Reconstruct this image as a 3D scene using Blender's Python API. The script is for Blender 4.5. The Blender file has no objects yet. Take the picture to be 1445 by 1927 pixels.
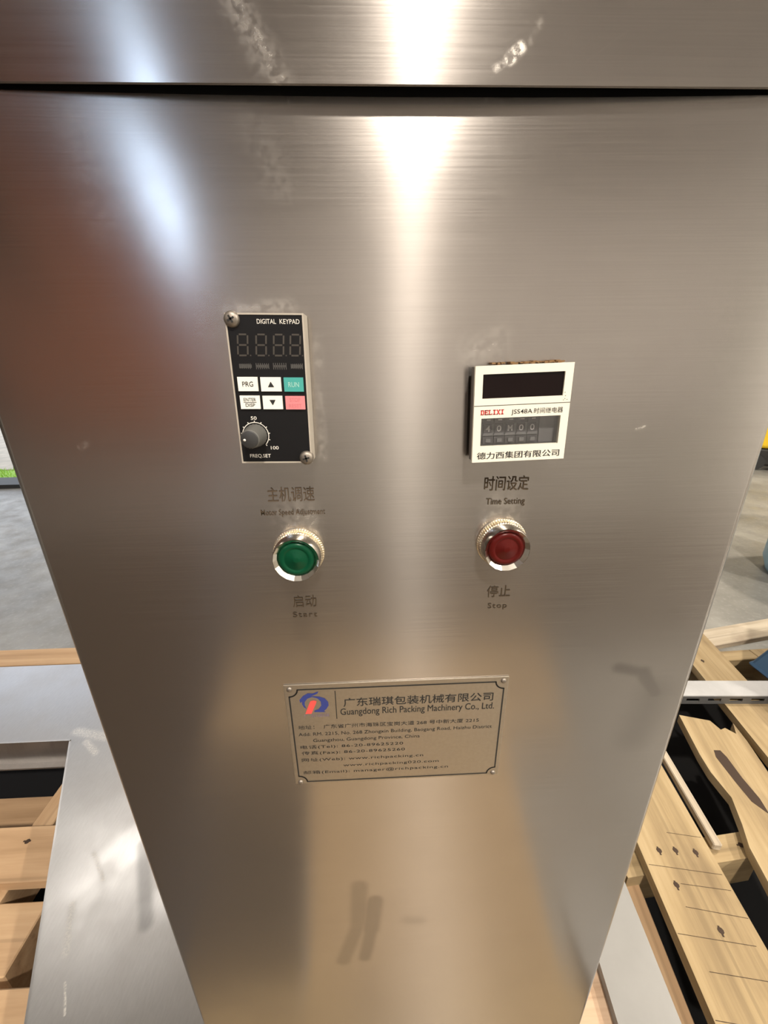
import bpy, bmesh, math, random
from mathutils import Vector, Matrix
random.seed(7)
SC = bpy.context.scene
COL = SC.collection
PI = math.pi

# ------------------------------------------------------------------ camera
H = 1.0            # camera height above the floor; the cabinet's front face is the plane y = 0
DIST = 0.2137      # camera distance from the cabinet front
RIGHT = Vector((0.9991, -0.0398, -0.0136)); DOWN = Vector((-0.0266, -0.3489, -0.9368)); FWD = Vector((0.0326, 0.9363, -0.3496))
cam_d = bpy.data.cameras.new('camera'); cam = bpy.data.objects.new('camera', cam_d); COL.objects.link(cam)
FWD.normalize(); RIGHT = (RIGHT - FWD * RIGHT.dot(FWD)).normalized(); DOWN = FWD.cross(RIGHT)
M = Matrix.Identity(4)
for i in range(3):
    M[i][0] = RIGHT[i]; M[i][1] = -DOWN[i]; M[i][2] = -FWD[i]
M.translation = Vector((0, -DIST, H))
cam.matrix_world = M
cam_d.sensor_fit = 'VERTICAL'; cam_d.sensor_height = 36.0; cam_d.lens = 760 / 1927 * 36.0
cam_d.clip_start = 0.01; cam_d.clip_end = 200
SC.camera = cam
def gp(px, py, z):
    """point of the horizontal plane at height z seen at a pixel of the 1445x1927 photograph"""
    r = RIGHT * (px - 722.5) + DOWN * (py - 963.5) + FWD * 760
    t = (z - H) / r.z
    return Vector((r.x * t, -DIST + r.y * t, z))

# ------------------------------------------------------------------ exposure, sky, lamps' settings
SC.view_settings.view_transform = 'Standard'; SC.view_settings.look = 'None'
SC.view_settings.gamma = 1.0; SC.view_settings.use_curve_mapping = False
SC.view_settings.exposure = 0.0
W = bpy.data.worlds.new('sky'); SC.world = W; W.use_nodes = True
nt = W.node_tree; bg = nt.nodes['Background']; sky = nt.nodes.new('ShaderNodeTexSky')
sky.sky_type = 'NISHITA'; sky.sun_disc = False; sky.sun_elevation = 0.9; sky.sun_rotation = 2.0
hsv = nt.nodes.new('ShaderNodeHueSaturation'); hsv.inputs['Saturation'].default_value = .30
nt.links.new(sky.outputs[0], hsv.inputs['Color']); nt.links.new(hsv.outputs[0], bg.inputs[0]); bg.inputs[1].default_value = 0.5
LAMPS = [  # x, y, z, watts, colour, size, label
    (0.49, -2.95, 4.85, 360, (1.0, 0.91, 0.79), 0.34, 'warm high bay lamp hanging in front of the steel cabinet'),
    (3.60, 1.60, 4.40, 200, (1.0, 0.88, 0.72), 0.34, 'warm high bay lamp hanging behind the cabinet on the right side'),
    (-2.55, 2.60, 4.40, 26, (1.0, 0.95, 0.88), 0.34, 'pale unseen high bay lamp added near the open doorway on the left'),  # added lamp, placed so the base deck catches a broad highlight
    (-5.55, -3.60, 4.40, 110, (1.0, 0.90, 0.78), 0.34, 'unseen high bay lamp added in the corner to light the brick wall'),  # added lamp, there only to brighten the brick wall mirrored in the panel
    (4.60, -2.40, 4.40, 430, (1.0, 0.93, 0.80), 0.34, 'unseen high bay lamp added to light the pale right wall'),  # added lamp, there to brighten the right wall mirrored in the panel
]

# ------------------------------------------------------------------ materials
def mat(name, base=(.5, .5, .5), rough=.5, metal=0.0, spec=.5, emit=None, estr=0.0):
    m = bpy.data.materials.new(name); m.use_nodes = True
    b = m.node_tree.nodes['Principled BSDF']
    b.inputs['Base Color'].default_value = (*base, 1); b.inputs['Roughness'].default_value = rough
    b.inputs['Metallic'].default_value = metal; b.inputs['Specular IOR Level'].default_value = spec
    if emit:
        b.inputs['Emission Color'].default_value = (*emit, 1); b.inputs['Emission Strength'].default_value = estr
    return m
class NT:
    def __init__(s, m): s.t = m.node_tree; s.b = s.t.nodes['Principled BSDF']
    def n(s, typ, **kw):
        q = s.t.nodes.new(typ)
        for k, v in kw.items(): setattr(q, k, v)
        return q
    def l(s, a, b): s.t.links.new(a, b)
    def coords(s, kind='Object', scale=(1, 1, 1), rot=(0, 0, 0)):
        t = s.n('ShaderNodeTexCoord'); mp = s.n('ShaderNodeMapping')
        s.l(t.outputs[kind], mp.inputs[0]); mp.inputs['Scale'].default_value = scale; mp.inputs['Rotation'].default_value = rot
        return mp.outputs[0]
    def noise(s, vec, scale, detail=3, rough=.5):
        q = s.n('ShaderNodeTexNoise'); s.l(vec, q.inputs['Vector'])
        q.inputs['Scale'].default_value = scale; q.inputs['Detail'].default_value = detail; q.inputs['Roughness'].default_value = rough
        return q.outputs[0]
    def ramp(s, fac, stops):
        q = s.n('ShaderNodeValToRGB'); s.l(fac, q.inputs[0]); e = q.color_ramp.elements
        while len(e) < len(stops): e.new(.5)
        for el, (p, c) in zip(e, stops):
            el.position = p; el.color = (*c, 1) if len(c) == 3 else c
        return q.outputs[0]
    def remap(s, v, a, b, c, d):
        q = s.n('ShaderNodeMapRange'); s.l(v, q.inputs[0])
        for i, x in enumerate((a, b, c, d)): q.inputs[i + 1].default_value = x
        return q.outputs[0]
    def math(s, op, a, b=None):
        q = s.n('ShaderNodeMath', operation=op)
        for i, x in enumerate((a, b)):
            if x is None: continue
            if isinstance(x, (int, float)): q.inputs[i].default_value = x
            else: s.l(x, q.inputs[i])
        return q.outputs[0]
    def mix(s, fac, a, b, blend='MIX'):
        q = s.n('ShaderNodeMix', data_type='RGBA', blend_type=blend)
        for k, x in ((0, fac), (6, a), (7, b)):
            if isinstance(x, (int, float)): q.inputs[k].default_value = x
            elif isinstance(x, tuple): q.inputs[k].default_value = (*x, 1)
            else: s.l(x, q.inputs[k])
        return q.outputs[2]
    def bump(s, h, strength, dist):
        q = s.n('ShaderNodeBump'); s.l(h, q.inputs['Height']); q.inputs['Strength'].default_value = strength; q.inputs['Distance'].default_value = dist
        s.l(q.outputs[0], s.b.inputs['Normal'])
    def capsule(s, vec, a, b, r, soft):
        """1 inside the capsule a-b (radius r), fading over soft"""
        A = Vector(a); BA = Vector(b) - A
        def vm(op, x, y):
            q = s.n('ShaderNodeVectorMath', operation=op)
            for i, v in enumerate((x, y)):
                if isinstance(v, Vector): q.inputs[i].default_value = v
                else: s.l(v, q.inputs[i])
            return q
        pa = vm('SUBTRACT', vec, A).outputs[0]
        dt = vm('DOT_PRODUCT', pa, BA).outputs['Value']
        h = s.n('ShaderNodeClamp'); s.l(s.math('DIVIDE', dt, max(BA.length_squared, 1e-9)), h.inputs[0])
        sc = s.n('ShaderNodeVectorMath', operation='SCALE'); sc.inputs[0].default_value = BA; s.l(h.outputs[0], sc.inputs['Scale'])
        d = s.n('ShaderNodeVectorMath', operation='LENGTH'); s.l(vm('SUBTRACT', pa, sc.outputs[0]).outputs[0], d.inputs[0])
        q = s.n('ShaderNodeMapRange', interpolation_type='SMOOTHSTEP'); s.l(d.outputs['Value'], q.inputs[0])
        for i, x in enumerate((r - soft, r + soft, 1, 0)): q.inputs[i + 1].default_value = x
        return q.outputs[0]
    def summed(s, parts):
        o = parts[0]
        for p in parts[1:]: o = s.math('MAXIMUM', o, p)
        return o

def brushed(name, base, rough, aniso, origin=(0, 0, 0), smears_reflections=(), scuffs=(), across=(12, 12, 1300), bstr=.10, dents=.0, fog=.025, haze=None):
    """brushed stainless steel; the grain's blur runs along U of the UV map"""
    m = mat(name, base, rough, 1.0); t = NT(m)
    tg = t.n('ShaderNodeTangent', direction_type='UV_MAP'); tg.uv_map = 'brush'
    t.l(tg.outputs[0], t.b.inputs['Tangent']); t.b.inputs['Anisotropic'].default_value = aniso
    tc = t.n('ShaderNodeTexCoord').outputs['Object']
    sh = t.n('ShaderNodeVectorMath', operation='ADD'); t.l(tc, sh.inputs[0]); sh.inputs[1].default_value = origin
    P = sh.outputs[0]
    mp = t.n('ShaderNodeMapping'); t.l(P, mp.inputs[0]); mp.inputs['Scale'].default_value = across
    g = t.noise(mp.outputs[0], 1.0, 4, .6)
    cloud = t.noise(P, 9.0, 4, .6); fine = t.noise(P, 330.0, 3, .6)
    col = t.mix(t.remap(g, .3, .7, 0, 1), tuple(c * .95 for c in base), tuple(min(1, c * 1.05) for c in base))
    col = t.mix(t.remap(cloud, .42, .7, 0, .35), col, tuple(c * f for c, f in zip(base, (.86, .83, .80))))
    r = t.math('ADD', t.math('ADD', t.remap(g, .3, .7, -.015, .015), t.remap(cloud, .35, .7, -fog, fog)), rough)
    if smears_reflections:
        k = t.summed([t.math('MULTIPLY', t.capsule(P, a, b, rr, so), st) for a, b, rr, so, st in smears_reflections])
        col = t.mix(k, col, tuple(c * .42 for c in base)); r = t.math('ADD', r, t.math('MULTIPLY', k, .05))
    if scuffs:
        br = t.remap(fine, .42, .60, .12, 1)
        k = t.summed([t.math('MULTIPLY', t.math('MULTIPLY', t.capsule(P, a, b, rr, so), br), st) for a, b, rr, so, st in scuffs])
        col = t.mix(k, col, (.86, .82, .76)); r = t.math('ADD', r, t.math('MULTIPLY', k, .22))
        t.l(t.math('SUBTRACT', 1.0, t.math('MULTIPLY', k, .35)), t.b.inputs['Metallic'])
    t.l(col, t.b.inputs['Base Color']); t.l(r, t.b.inputs['Roughness'])
    bh = t.math('ADD', t.math('MULTIPLY', g, 1.0), t.math('MULTIPLY', cloud, dents))
    t.bump(bh, bstr, .00006)
    if haze:      # a second, taller lobe: the long vertical streak of a brushed grain
        b2 = t.n('ShaderNodeBsdfAnisotropic'); b2.inputs['Roughness'].default_value = haze[1]; b2.inputs['Anisotropy'].default_value = haze[2]
        t.l(col, b2.inputs['Color']); t.l(tg.outputs[0], b2.inputs['Tangent'])
        mx = t.n('ShaderNodeMixShader'); mx.inputs[0].default_value = haze[0]
        t.l(t.b.outputs[0], mx.inputs[1]); t.l(b2.outputs[0], mx.inputs[2])
        t.l(mx.outputs[0], t.t.nodes['Material Output'].inputs[0])
    return m
def p3(x, z): return (x / 1000, 0, H + z / 1000)
STEEL = (.435, .408, .388)
ORG = (0.0155, 0.21, 0.14)
panel_smears = [(p3(-18.5, -424), p3(-21, -480), .0075, .0035, .42), (p3(-21, -480), p3(-38, -540), .0065, .0035, .42),
                (p3(-5.5, -446), p3(-10, -490), .0075, .003, .5), (p3(-10, -490), p3(-17, -536), .006, .003, .5),
                (p3(166, -198), p3(184, -203), .004, .003, .45), (p3(184, -203), p3(197, -222), .005, .003, .45),
                (p3(197, -222), p3(190, -262), .012, .012, .3), (p3(24, -478), p3(34, -480), .006, .005, .25),
                (p3(-46, -120), p3(-45, -160), .006, .004, .22), (p3(-38, -136), p3(-40, -190), .004, .003, .12)]
panel_scuffs = [(p3(144.5, -36.2), p3(149, -34.8), .0010, .0006, .8), (p3(-33, 85), p3(-27.5, 75), .0016, .0016, .30), (p3(-46, 98), p3(-36, 74), .006, .007, .14),
                (p3(-118, 92), p3(-116, 58), .008, .008, .10), (p3(-7.7, 60.8), p3(-4, 59.5), .0010, .0006, .5), (p3(-49, 29), p3(-46, 36), .0006, .0005, .4),
                (p3(-64, 24), p3(-36, 25.5), .0035, .003, .30), (p3(52, 3), p3(66, 9), .006, .006, .2), (p3(-42, -84), p3(-42, -84), .014, .006, .22),
                (p3(76, -82), p3(76, -82), .013, .005, .18), (p3(-24, 10), p3(-25, -48), .0022, .002, .25), (p3(97, 60), p3(98, 60), .0008, .0005, .5),
                (p3(-150, -40), p3(-146, -38), .0016, .0010, .25), (p3(-71, 55), p3(-61, 50), .0005, .0004, .4)]
cover_scuffs = [(p3(60.5, 113), p3(64.5, 116), .0022, .0011, 1.0), (p3(55, 110), p3(61, 113), .0014, .001, .45), (p3(92, 112.5), p3(107, 121.5), .0005, .0005, .7),
                (p3(-46, 128), p3(-32, 105), .0045, .005, .35), (p3(-40, 122), p3(-30, 106), .0012, .001, .5), (p3(68, 118), p3(72, 124), .0012, .001, .3),
                (p3(40, 116), p3(50, 117), .0004, .0003, .5), (p3(1, 130), p3(3, 127), .0005, .0004, .5)]
M_PANEL = brushed('panel_steel', STEEL, .215, .70, ORG, panel_smears, panel_scuffs, dents=.6, haze=(.16, .36, -.73), bstr=.09)
M_COVER = brushed('cover_steel', STEEL, .20, .72, ORG, (), cover_scuffs, dents=.3, haze=(.17, .37, -.75), bstr=.06)
M_SIDE = brushed('side_steel', STEEL, .36, .85, ORG)
M_DECK = brushed('deck_steel', (.53, .515, .505), .38, .5, ORG,
                 [((-.42, .27, .2), (-.36, .16, .2), .010, .006, .45)],  # dark reflected streak painted into the deck colour
                 [((-.50, .26, .2), (-.46, .22, .2), .003, .003, .5), ((-.49, .19, .2), (-.46, .13, .2), .004, .004, .5), ((-.70, .52, .2), (-.62, .50, .2), .010, .006, .6), ((-.66, .49, .2), (-.62, .46, .2), .006, .004, .7), ((-.44, .10, .2), (-.42, .07, .2), .0015, .001, .8)],
                 across=(300, 60, 40), bstr=.12, dents=.3, fog=.05)
M_DARKGAP = mat('gap_black', (.015, .013, .012), .7)
M_ETCH = mat('etched_lettering', (.055, .038, .022), .8, 0, .2)
M_ETCH_FAINT = mat('worn_lettering', (.085, .06, .04), .8, 0, .2)

def wood(name, c0, c1, c2, dirt=.3):
    m = mat(name, c1, .72); t = NT(m)
    v = t.coords('Object', (1.6, 26, 26)); oi = t.n('ShaderNodeObjectInfo')
    ad = t.n('ShaderNodeVectorMath', operation='ADD'); t.l(v, ad.inputs[0])
    cx = t.n('ShaderNodeCombineXYZ')
    for i in range(3): t.l(t.math('MULTIPLY', oi.outputs['Random'], 37.0 + 11 * i), cx.inputs[i])
    t.l(cx.outputs[0], ad.inputs[1])
    g = t.noise(ad.outputs[0], 1.3, 5, .62)
    g2 = t.noise(t.coords('Object', (5, 9, 9)), 1.0, 4, .6)
    col = t.ramp(g, [(.30, c0), (.5, c1), (.68, c2)])
    col = t.mix(t.remap(g2, .56, .8, 0, dirt), col, (.10, .06, .03))
    dk = t.noise(t.coords('Object', (.3, 60, 60)), 1.5, 2, .5)
    col = t.mix(t.remap(dk, .60, .68, 0, .28), col, tuple(x * .45 for x in c0))
    t.l(col, t.b.inputs['Base Color']); t.bump(g, .35, .002)
    return m
M_PINE = wood('pine_orange', (.36, .225, .12), (.46, .30, .17), (.54, .37, .22), .15)
M_YEL = wood('pine_yellow', (.22, .155, .08), (.33, .24, .125), (.41, .31, .175), .5)
M_PINK = wood('pine_pale', (.42, .28, .18), (.54, .38, .26), (.62, .47, .34), .1)
M_GREYW = wood('weathered_wood', (.34, .28, .21), (.46, .39, .30), (.55, .48, .38), .4)
M_NAIL_MARK = mat('rusty_nail_and_mark', (.045, .025, .015), .7, .3)
def concrete():
    m = mat('polished_concrete', (.3, .3, .28), .42); t = NT(m)
    v = t.coords('Object', (1, 1, 1)); a = t.noise(v, 1.7, 6, .62); b = t.noise(v, 11, 4, .6); c = t.noise(v, 60, 2, .5)
    col = t.ramp(a, [(.30, (.10, .097, .09)), (.52, (.19, .185, .172)), (.72, (.29, .283, .265))])
    col = t.mix(t.remap(b, .5, .72, 0, .4), col, (.17, .16, .145)); col = t.mix(t.remap(c, .55, .75, 0, .2), col, (.45, .44, .41))
    t.l(col, t.b.inputs['Base Color']); t.l(t.remap(b, .3, .7, .32, .52), t.b.inputs['Roughness'])
    return m
M_FLOOR = concrete()
def painted(name, c, var=.12, scale=2.0, rough=.7):
    m = mat(name, c, rough); t = NT(m); a = t.noise(t.coords('Object'), scale, 5, .6)
    t.l(t.mix(t.remap(a, .3, .7, 0, 1), tuple(x * (1 - var) for x in c), tuple(min(1, x * (1 + var)) for x in c)), t.b.inputs['Base Color'])
    return m
def brick():
    m = mat('brick', (.35, .16, .1), .8); t = NT(m); q = t.n('ShaderNodeTexBrick')
    t.l(t.coords('Object', (1, 1, 1), (PI / 2, 0, 0)), q.inputs['Vector'])
    q.inputs['Color1'].default_value = (.52, .19, .10, 1); q.inputs['Color2'].default_value = (.42, .14, .08, 1); q.inputs['Mortar'].default_value = (.38, .32, .27, 1)
    q.inputs['Scale'].default_value = 4.0; t.l(q.outputs[0], t.b.inputs['Base Color'])
    return m

# ------------------------------------------------------------------ mesh building
class MB:
    def __init__(s): s.v = []; s.f = []; s.m = []; s.s = []
    def add(s, vs, fs, m=0, smooth=False):
        o = len(s.v); s.v += [tuple(v) for v in vs]
        for f in fs: s.f.append([o + i for i in f]); s.m.append(m); s.s.append(smooth)
        return s
    def box(s, x0, x1, y0, y1, z0, z1, m=0):
        v = [(x, y, z) for x in (x0, x1) for y in (y0, y1) for z in (z0, z1)]
        return s.add(v, [(0, 1, 3, 2), (4, 6, 7, 5), (0, 4, 5, 1), (2, 3, 7, 6), (0, 2, 6, 4), (1, 5, 7, 3)], m)
    def prism(s, poly, z0, z1, m=0, mtop=None):
        n = len(poly); v = [(p[0], p[1], z0) for p in poly] + [(p[0], p[1], z1) for p in poly]
        s.add(v, [(i, (i + 1) % n, n + (i + 1) % n, n + i) for i in range(n)] + [tuple(range(n))[::-1]], m)
        return s.add([(p[0], p[1], z1) for p in poly], [tuple(range(n))], m if mtop is None else mtop)
    def flat(s, poly, y, m=0):     # polygon in the x-z plane, facing -y
        bm = bmesh.new(); f = bm.faces.new([bm.verts.new((p[0], y, p[1])) for p in poly]); f.normal_update()
        if f.normal.y > 0: f.normal_flip()
        bmesh.ops.triangulate(bm, faces=bm.faces[:]); bm.verts.index_update()
        s.add([v.co[:] for v in bm.verts], [[v.index for v in q.verts] for q in bm.faces], m); bm.free(); return s
    def lathe_y(s, prof, seg=48, cx=0, cz=0, m=0, smooth=True, knurl=None):   # (radius, y) profile around the y axis
        rings = []
        for j, (r, y) in enumerate(prof):
            ring = []
            for i in range(seg):
                a = 2 * PI * i / seg; rr = r
                if knurl and j in knurl and i % 2: rr = r * .965
                ring.append((cx + rr * math.cos(a), y, cz + rr * math.sin(a)))
            rings.append(ring)
        v = [p for r in rings for p in r]; f = []
        for j in range(len(prof) - 1):
            for i in range(seg):
                k = (i + 1) % seg
                f.append((j * seg + i, j * seg + k, (j + 1) * seg + k, (j + 1) * seg + i))
        if prof[-1][0] > 1e-6: f.append([(len(prof) - 1) * seg + i for i in range(seg)])
        return s.add(v, f, m, smooth)
    def lathe_z(s, prof, cx, cy, seg=48, m=0, smooth=True):
        v = []; f = []
        for r, z in prof:
            v += [(cx + r * math.cos(2 * PI * i / seg), cy + r * math.sin(2 * PI * i / seg), z) for i in range(seg)]
        for j in range(len(prof) - 1):
            for i in range(seg):
                k = (i + 1) % seg; f.append((j * seg + i, j * seg + k, (j + 1) * seg + k, (j + 1) * seg + i))
        f.append(list(range(seg))[::-1]); f.append([(len(prof) - 1) * seg + i for i in range(seg)])
        return s.add(v, f, m, smooth)
    def holed(s, xs, zs, holes, y0, y1, m=0):
        """slab y0 (front) .. y1 (back) with rectangular holes given as cells (i, j) of the grid xs x zs"""
        for i in range(len(xs) - 1):
            for j in range(len(zs) - 1):
                if (i, j) in holes: continue
                a, b, c, e = xs[i], xs[i + 1], zs[j], zs[j + 1]
                s.add([(a, y0, c), (b, y0, c), (b, y0, e), (a, y0, e)], [(0, 1, 2, 3)], m)
                def open_(p, q): return (p, q) in holes or not (0 <= p < len(xs) - 1 and 0 <= q < len(zs) - 1)
                if open_(i - 1, j): s.add([(a, y0, c), (a, y0, e), (a, y1, e), (a, y1, c)], [(0, 1, 2, 3)], m)
                if open_(i + 1, j): s.add([(b, y0, e), (b, y0, c), (b, y1, c), (b, y1, e)], [(0, 1, 2, 3)], m)
                if open_(i, j - 1): s.add([(b, y0, c), (a, y0, c), (a, y1, c), (b, y1, c)], [(0, 1, 2, 3)], m)
                if open_(i, j + 1): s.add([(a, y0, e), (b, y0, e), (b, y1, e), (a, y1, e)], [(0, 1, 2, 3)], m)
        return s
    def text(s, txt, x0, x1, zb, h, y, m=0, bold=0.0, space=1.0):
        """writing from x0 to x1, foot of the capitals (or of the Chinese characters) at zb, capital height h"""
        def geo(t):
            cu = bpy.data.curves.new('t', 'FONT'); cu.body = t; cu.size = 1; cu.resolution_u = 3; cu.offset = bold; cu.space_character = space
            o = bpy.data.objects.new('t', cu); COL.objects.link(o)
            dg = bpy.context.evaluated_depsgraph_get(); e = o.evaluated_get(dg); me = e.to_mesh()
            r = [v.co[:2] for v in me.vertices], [list(p.vertices) for p in me.polygons]
            e.to_mesh_clear(); bpy.data.objects.remove(o); bpy.data.curves.remove(cu)
            return r
        v, f = geo(txt); ref = '\u56fd' if any(ord(c) > 0x2e80 for c in txt) else 'H'
        rv, _ = geo(ref)
        if not v or not rv: return s
        lo = min(p[1] for p in rv); hi = max(p[1] for p in rv); a = min(p[0] for p in v); b = max(p[0] for p in v)
        kz = h / (hi - lo); kx = kz if x1 is None else (x1 - x0) / (b - a)
        return s.add([(x0 + (p[0] - a) * kx, y, zb + (p[1] - lo) * kz) for p in v], [q[::-1] for q in f] if False else f, m)
    def build(s, name, mats, parent=None, loc=(0, 0, 0), rot=(0, 0, 0), uvf=None, bevel=0, seg=2, label=None, origin=None):
        me = bpy.data.meshes.new(name); o3 = Vector(origin) if origin else Vector((0, 0, 0))
        me.from_pydata([Vector(v) - o3 for v in s.v], [], s.f)
        for m in (mats if isinstance(mats, (list, tuple)) else [mats]): me.materials.append(m)
        for p, mi, sm in zip(me.polygons, s.m, s.s): p.material_index = mi; p.use_smooth = sm
        if uvf:
            uv = me.uv_layers.new(name='brush')
            for p in me.polygons:
                for li in p.loop_indices: uv.data[li].uv = uvf(me.vertices[me.loops[li].vertex_index].co, p.normal)
        me.update(); o = bpy.data.objects.new(name, me); COL.objects.link(o)
        o.location = Vector(loc) + (o3 if origin and not parent else Vector((0, 0, 0))); o.rotation_euler = rot
        if parent: o.parent = parent
        if bevel:
            b = o.modifiers.new('bevel', 'BEVEL'); b.width = bevel; b.segments = seg; b.limit_method = 'ANGLE'; b.angle_limit = .6
        if label: o['label'] = label
        return o
def thing(name, label, cat, loc=(0, 0, 0), rotz=0, group=None):
    o = bpy.data.objects.new(name, None); COL.objects.link(o); o.empty_display_size = .05
    o.location = loc; o.rotation_euler = (0, 0, rotz); return tag(o, label, cat, group)
def tag(o, label, cat, group=None):
    o['label'] = label; o['category'] = cat
    if group: o['group'] = group
    return o
def struct(o): o['kind'] = 'structure'; return o

# ------------------------------------------------------------------ the hall
X0, X1, Y0, Y1, ZC = -6.0, 6.0, -7.0, 3.36, 5.2
struct(MB().box(X0, X1, Y0, Y1, -.15, 0).build('floor', M_FLOOR))
struct(MB().box(X0, X1, Y0, Y1, ZC, ZC + .15).build('ceiling', painted('ceiling_grey', (.55, .52, .505))))
M_BRICK = brick(); M_PALE = painted('pale_wall', (.72, .71, .67)); M_DARKW = painted('dark_wall', (.085, .068, .052))
struct(MB().box(X0 - .2, X0, Y0, Y1, 0, ZC).build('wall_left', M_DARKW))
struct(MB().box(X1, X1 + .2, Y0, Y1, 0, ZC).build('wall_right', M_PALE))
WX0, WX1, WZ0, WZ1 = -3.00, -2.64, 2.9, 4.9      # tall daylight window in the front wall
w = MB(); w.box(-4.8, WX0, Y0 - .2, Y0, 0, ZC); w.box(X0, -4.8, Y0 - .2, Y0, 0, 2.2); w.box(X0, -4.8, Y0 - .2, Y0, 2.2, ZC, 2); w.box(WX1, -2.4, Y0 - .2, Y0, 0, ZC); w.box(WX0, WX1, Y0 - .2, Y0, 0, WZ0); w.box(WX0, WX1, Y0 - .2, Y0, WZ1, ZC)
w.box(-2.4, X1, Y0 - .2, Y0, 0, ZC, 1)
struct(w.build('wall_front', [M_BRICK, painted('front_wall_paint', (.57, .545, .535)), M_DARKW]))
win = struct(MB().holed([WX0, WX0 + .04, WX1 - .04, WX1], [WZ0, WZ0 + .04, WZ1 - .04, WZ1], {(1, 1)}, Y0 + .03, Y0 - .1).build('window_1', mat('window_frame', (.2, .2, .2), .5)))
MB().box(WX0 + .04, WX1 - .04, Y0 - .06, Y0 - .05, WZ0 + .04, WZ1 - .04).build('pane', mat('daylit_pane', (.7, .8, .95), .4, emit=(.58, .76, 1.0), estr=17.0), win)
DX0, DX1, DZ = -5.6, -2.3, 3.2
b = MB(); b.box(X0, DX0, Y1, Y1 + .2, 0, ZC); b.box(DX1, X1, Y1, Y1 + .2, 0, ZC); b.box(DX0, DX1, Y1, Y1 + .2, DZ, ZC)
struct(b.build('wall_back', painted('back_wall_paint', (.42, .40, .36))))
struct(MB().box(DX0, DX1, Y1 - .06, Y1 + .2, 0, .035).build('trim_1', mat('threshold_rubber', (.02, .022, .025), .6)))
gm = mat('grass_blades', (.2, .4, .06), .8); t = NT(gm); a = t.noise(t.coords('Object'), 25, 5, .7)
t.l(t.ramp(a, [(.3, (.13, .30, .03)), (.5, (.30, .52, .08)), (.7, (.50, .68, .20))]), t.b.inputs['Base Color'])
lawn = MB(); lawn.box(-14, 8, Y1 + .2, 4.15, -.2, -.04)
for i in range(2600):
    x = random.uniform(-5.8, -2.6); y = random.uniform(Y1 + .22, 4.15); hh = random.uniform(.02, .05); a = random.uniform(0, PI)
    dx, dy = .006 * math.cos(a), .006 * math.sin(a); lx, ly = random.uniform(-.015, .015), random.uniform(-.015, .015)
    lawn.add([(x - dx, y - dy, -.042), (x + dx, y + dy, -.042), (x + lx, y + ly, -.04 + hh)], [(0, 1, 2)])
lw = tag(lawn.build('lawn', gm), 'bright green grass strip outside the open doorway', 'grass'); lw['kind'] = 'stuff'
struct(MB().box(-30, 20, 4.15, 40, -.2, -.03).build('ground', painted('gravel_yard', (.42, .38, .31), .2, 6)))

def lamp(x, y, z, watts, col, size, label):
    t = thing('ceiling_lamp', label, 'lamp', (x, y, z), 0, None)
    hs = MB(); hs.lathe_z([(size * .5, -.04), (size * .52, 0), (size * .40, .10), (size * .18, .16), (.07, .24), (.05, .26)], 0, 0, 40)
    hs.build('housing', mat('lamp_housing', (.12, .12, .12), .5, .5), t)
    MB().lathe_z([(size * .47, -.046), (size * .47, -.041)], 0, 0, 40).build('lens', mat('lamp_lens', (1, 1, 1), .4, emit=col, estr=6.0), t)
    MB().lathe_z([(.008, .26), (.008, ZC - z)], 0, 0, 8).build('hanger', mat('lamp_hanger', (.2, .2, .2), .5), t)
    ld = bpy.data.lights.new('lamp_light', 'AREA'); ld.shape = 'DISK'; ld.size = size * .9; ld.energy = watts; ld.color = col
    lo = bpy.data.objects.new('lamp_light', ld); COL.objects.link(lo); lo.parent = t; lo.location = (0, 0, -.055)
for L in LAMPS: lamp(*L)

# ------------------------------------------------------------------ the steel machine
mach = thing('packing_machine', 'tall brushed stainless steel machine cabinet with keypad, timer, two push buttons and maker plate', 'machine', ORG)
XL, XR, ZB, ZT = -.189, .2205, .215, H + .1040
XM = (XL + XR) / 2; HW = (XR - XL) / 2
def sheet(z0, z1, yoff, depth, bow, nz, rc=.004):
    prof = [(XL, depth)] + [(XL + rc - rc * math.cos(a), yoff + rc - rc * math.sin(a)) for a in [PI / 2 * k / 6 for k in range(7)]]
    n = 40; prof += [(XL + rc + .0006, yoff)] + [(XL + rc + (XR - XL - 2 * rc) * k / n, yoff) for k in range(1, n)] + [(XR - rc - .0006, yoff)]
    prof += [(XR - rc + rc * math.sin(a), yoff + rc - rc * math.cos(a)) for a in [PI / 2 * k / 6 for k in range(7)]] + [(XR, depth)]
    s_ = [0.0]
    for p, q in zip(prof, prof[1:]): s_.append(s_[-1] + math.hypot(q[0] - p[0], q[1] - p[1]))
    v = []; uvs = {}; f = []
    for j in range(nz + 1):
        z = z0 + (z1 - z0) * j / nz
        for i, (x, y) in enumerate(prof):
            e = max(0, 1 - ((x - XM) / HW) ** 2)
            v.append((x, y + (bow(z) * e if y < depth - 1e-6 else 0), z))
    np_ = len(prof)
    for j in range(nz):
        for i in range(np_ - 1): f.append((j * np_ + i, j * np_ + i + 1, (j + 1) * np_ + i + 1, (j + 1) * np_ + i))
    return v, f
def uv_vert(co, n):      # grain runs level, so the blur direction U is the vertical
    return (co.z, co.x if abs(n.x) < .7 else co.y)
v, f = sheet(ZB, ZT, .0008, .40, lambda z: .0052 * math.exp(-max(0, H + .1045 - z) / .045), 60)
MB().add(v, f, 0, True).build('front_panel', M_PANEL, mach, uvf=uv_vert, origin=ORG)
v, f = sheet(H + .1048, 1.62, -.0008, .40, lambda z: 0, 6)
cv = MB().add(v, f, 0, True)
cv.add([(XL + .004, -.0008, H + .1048), (XR - .004, -.0008, H + .1048), (XR - .004, .0004, H + .1047), (XL + .004, .0004, H + .1047)], [(0, 3, 2, 1)])
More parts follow.
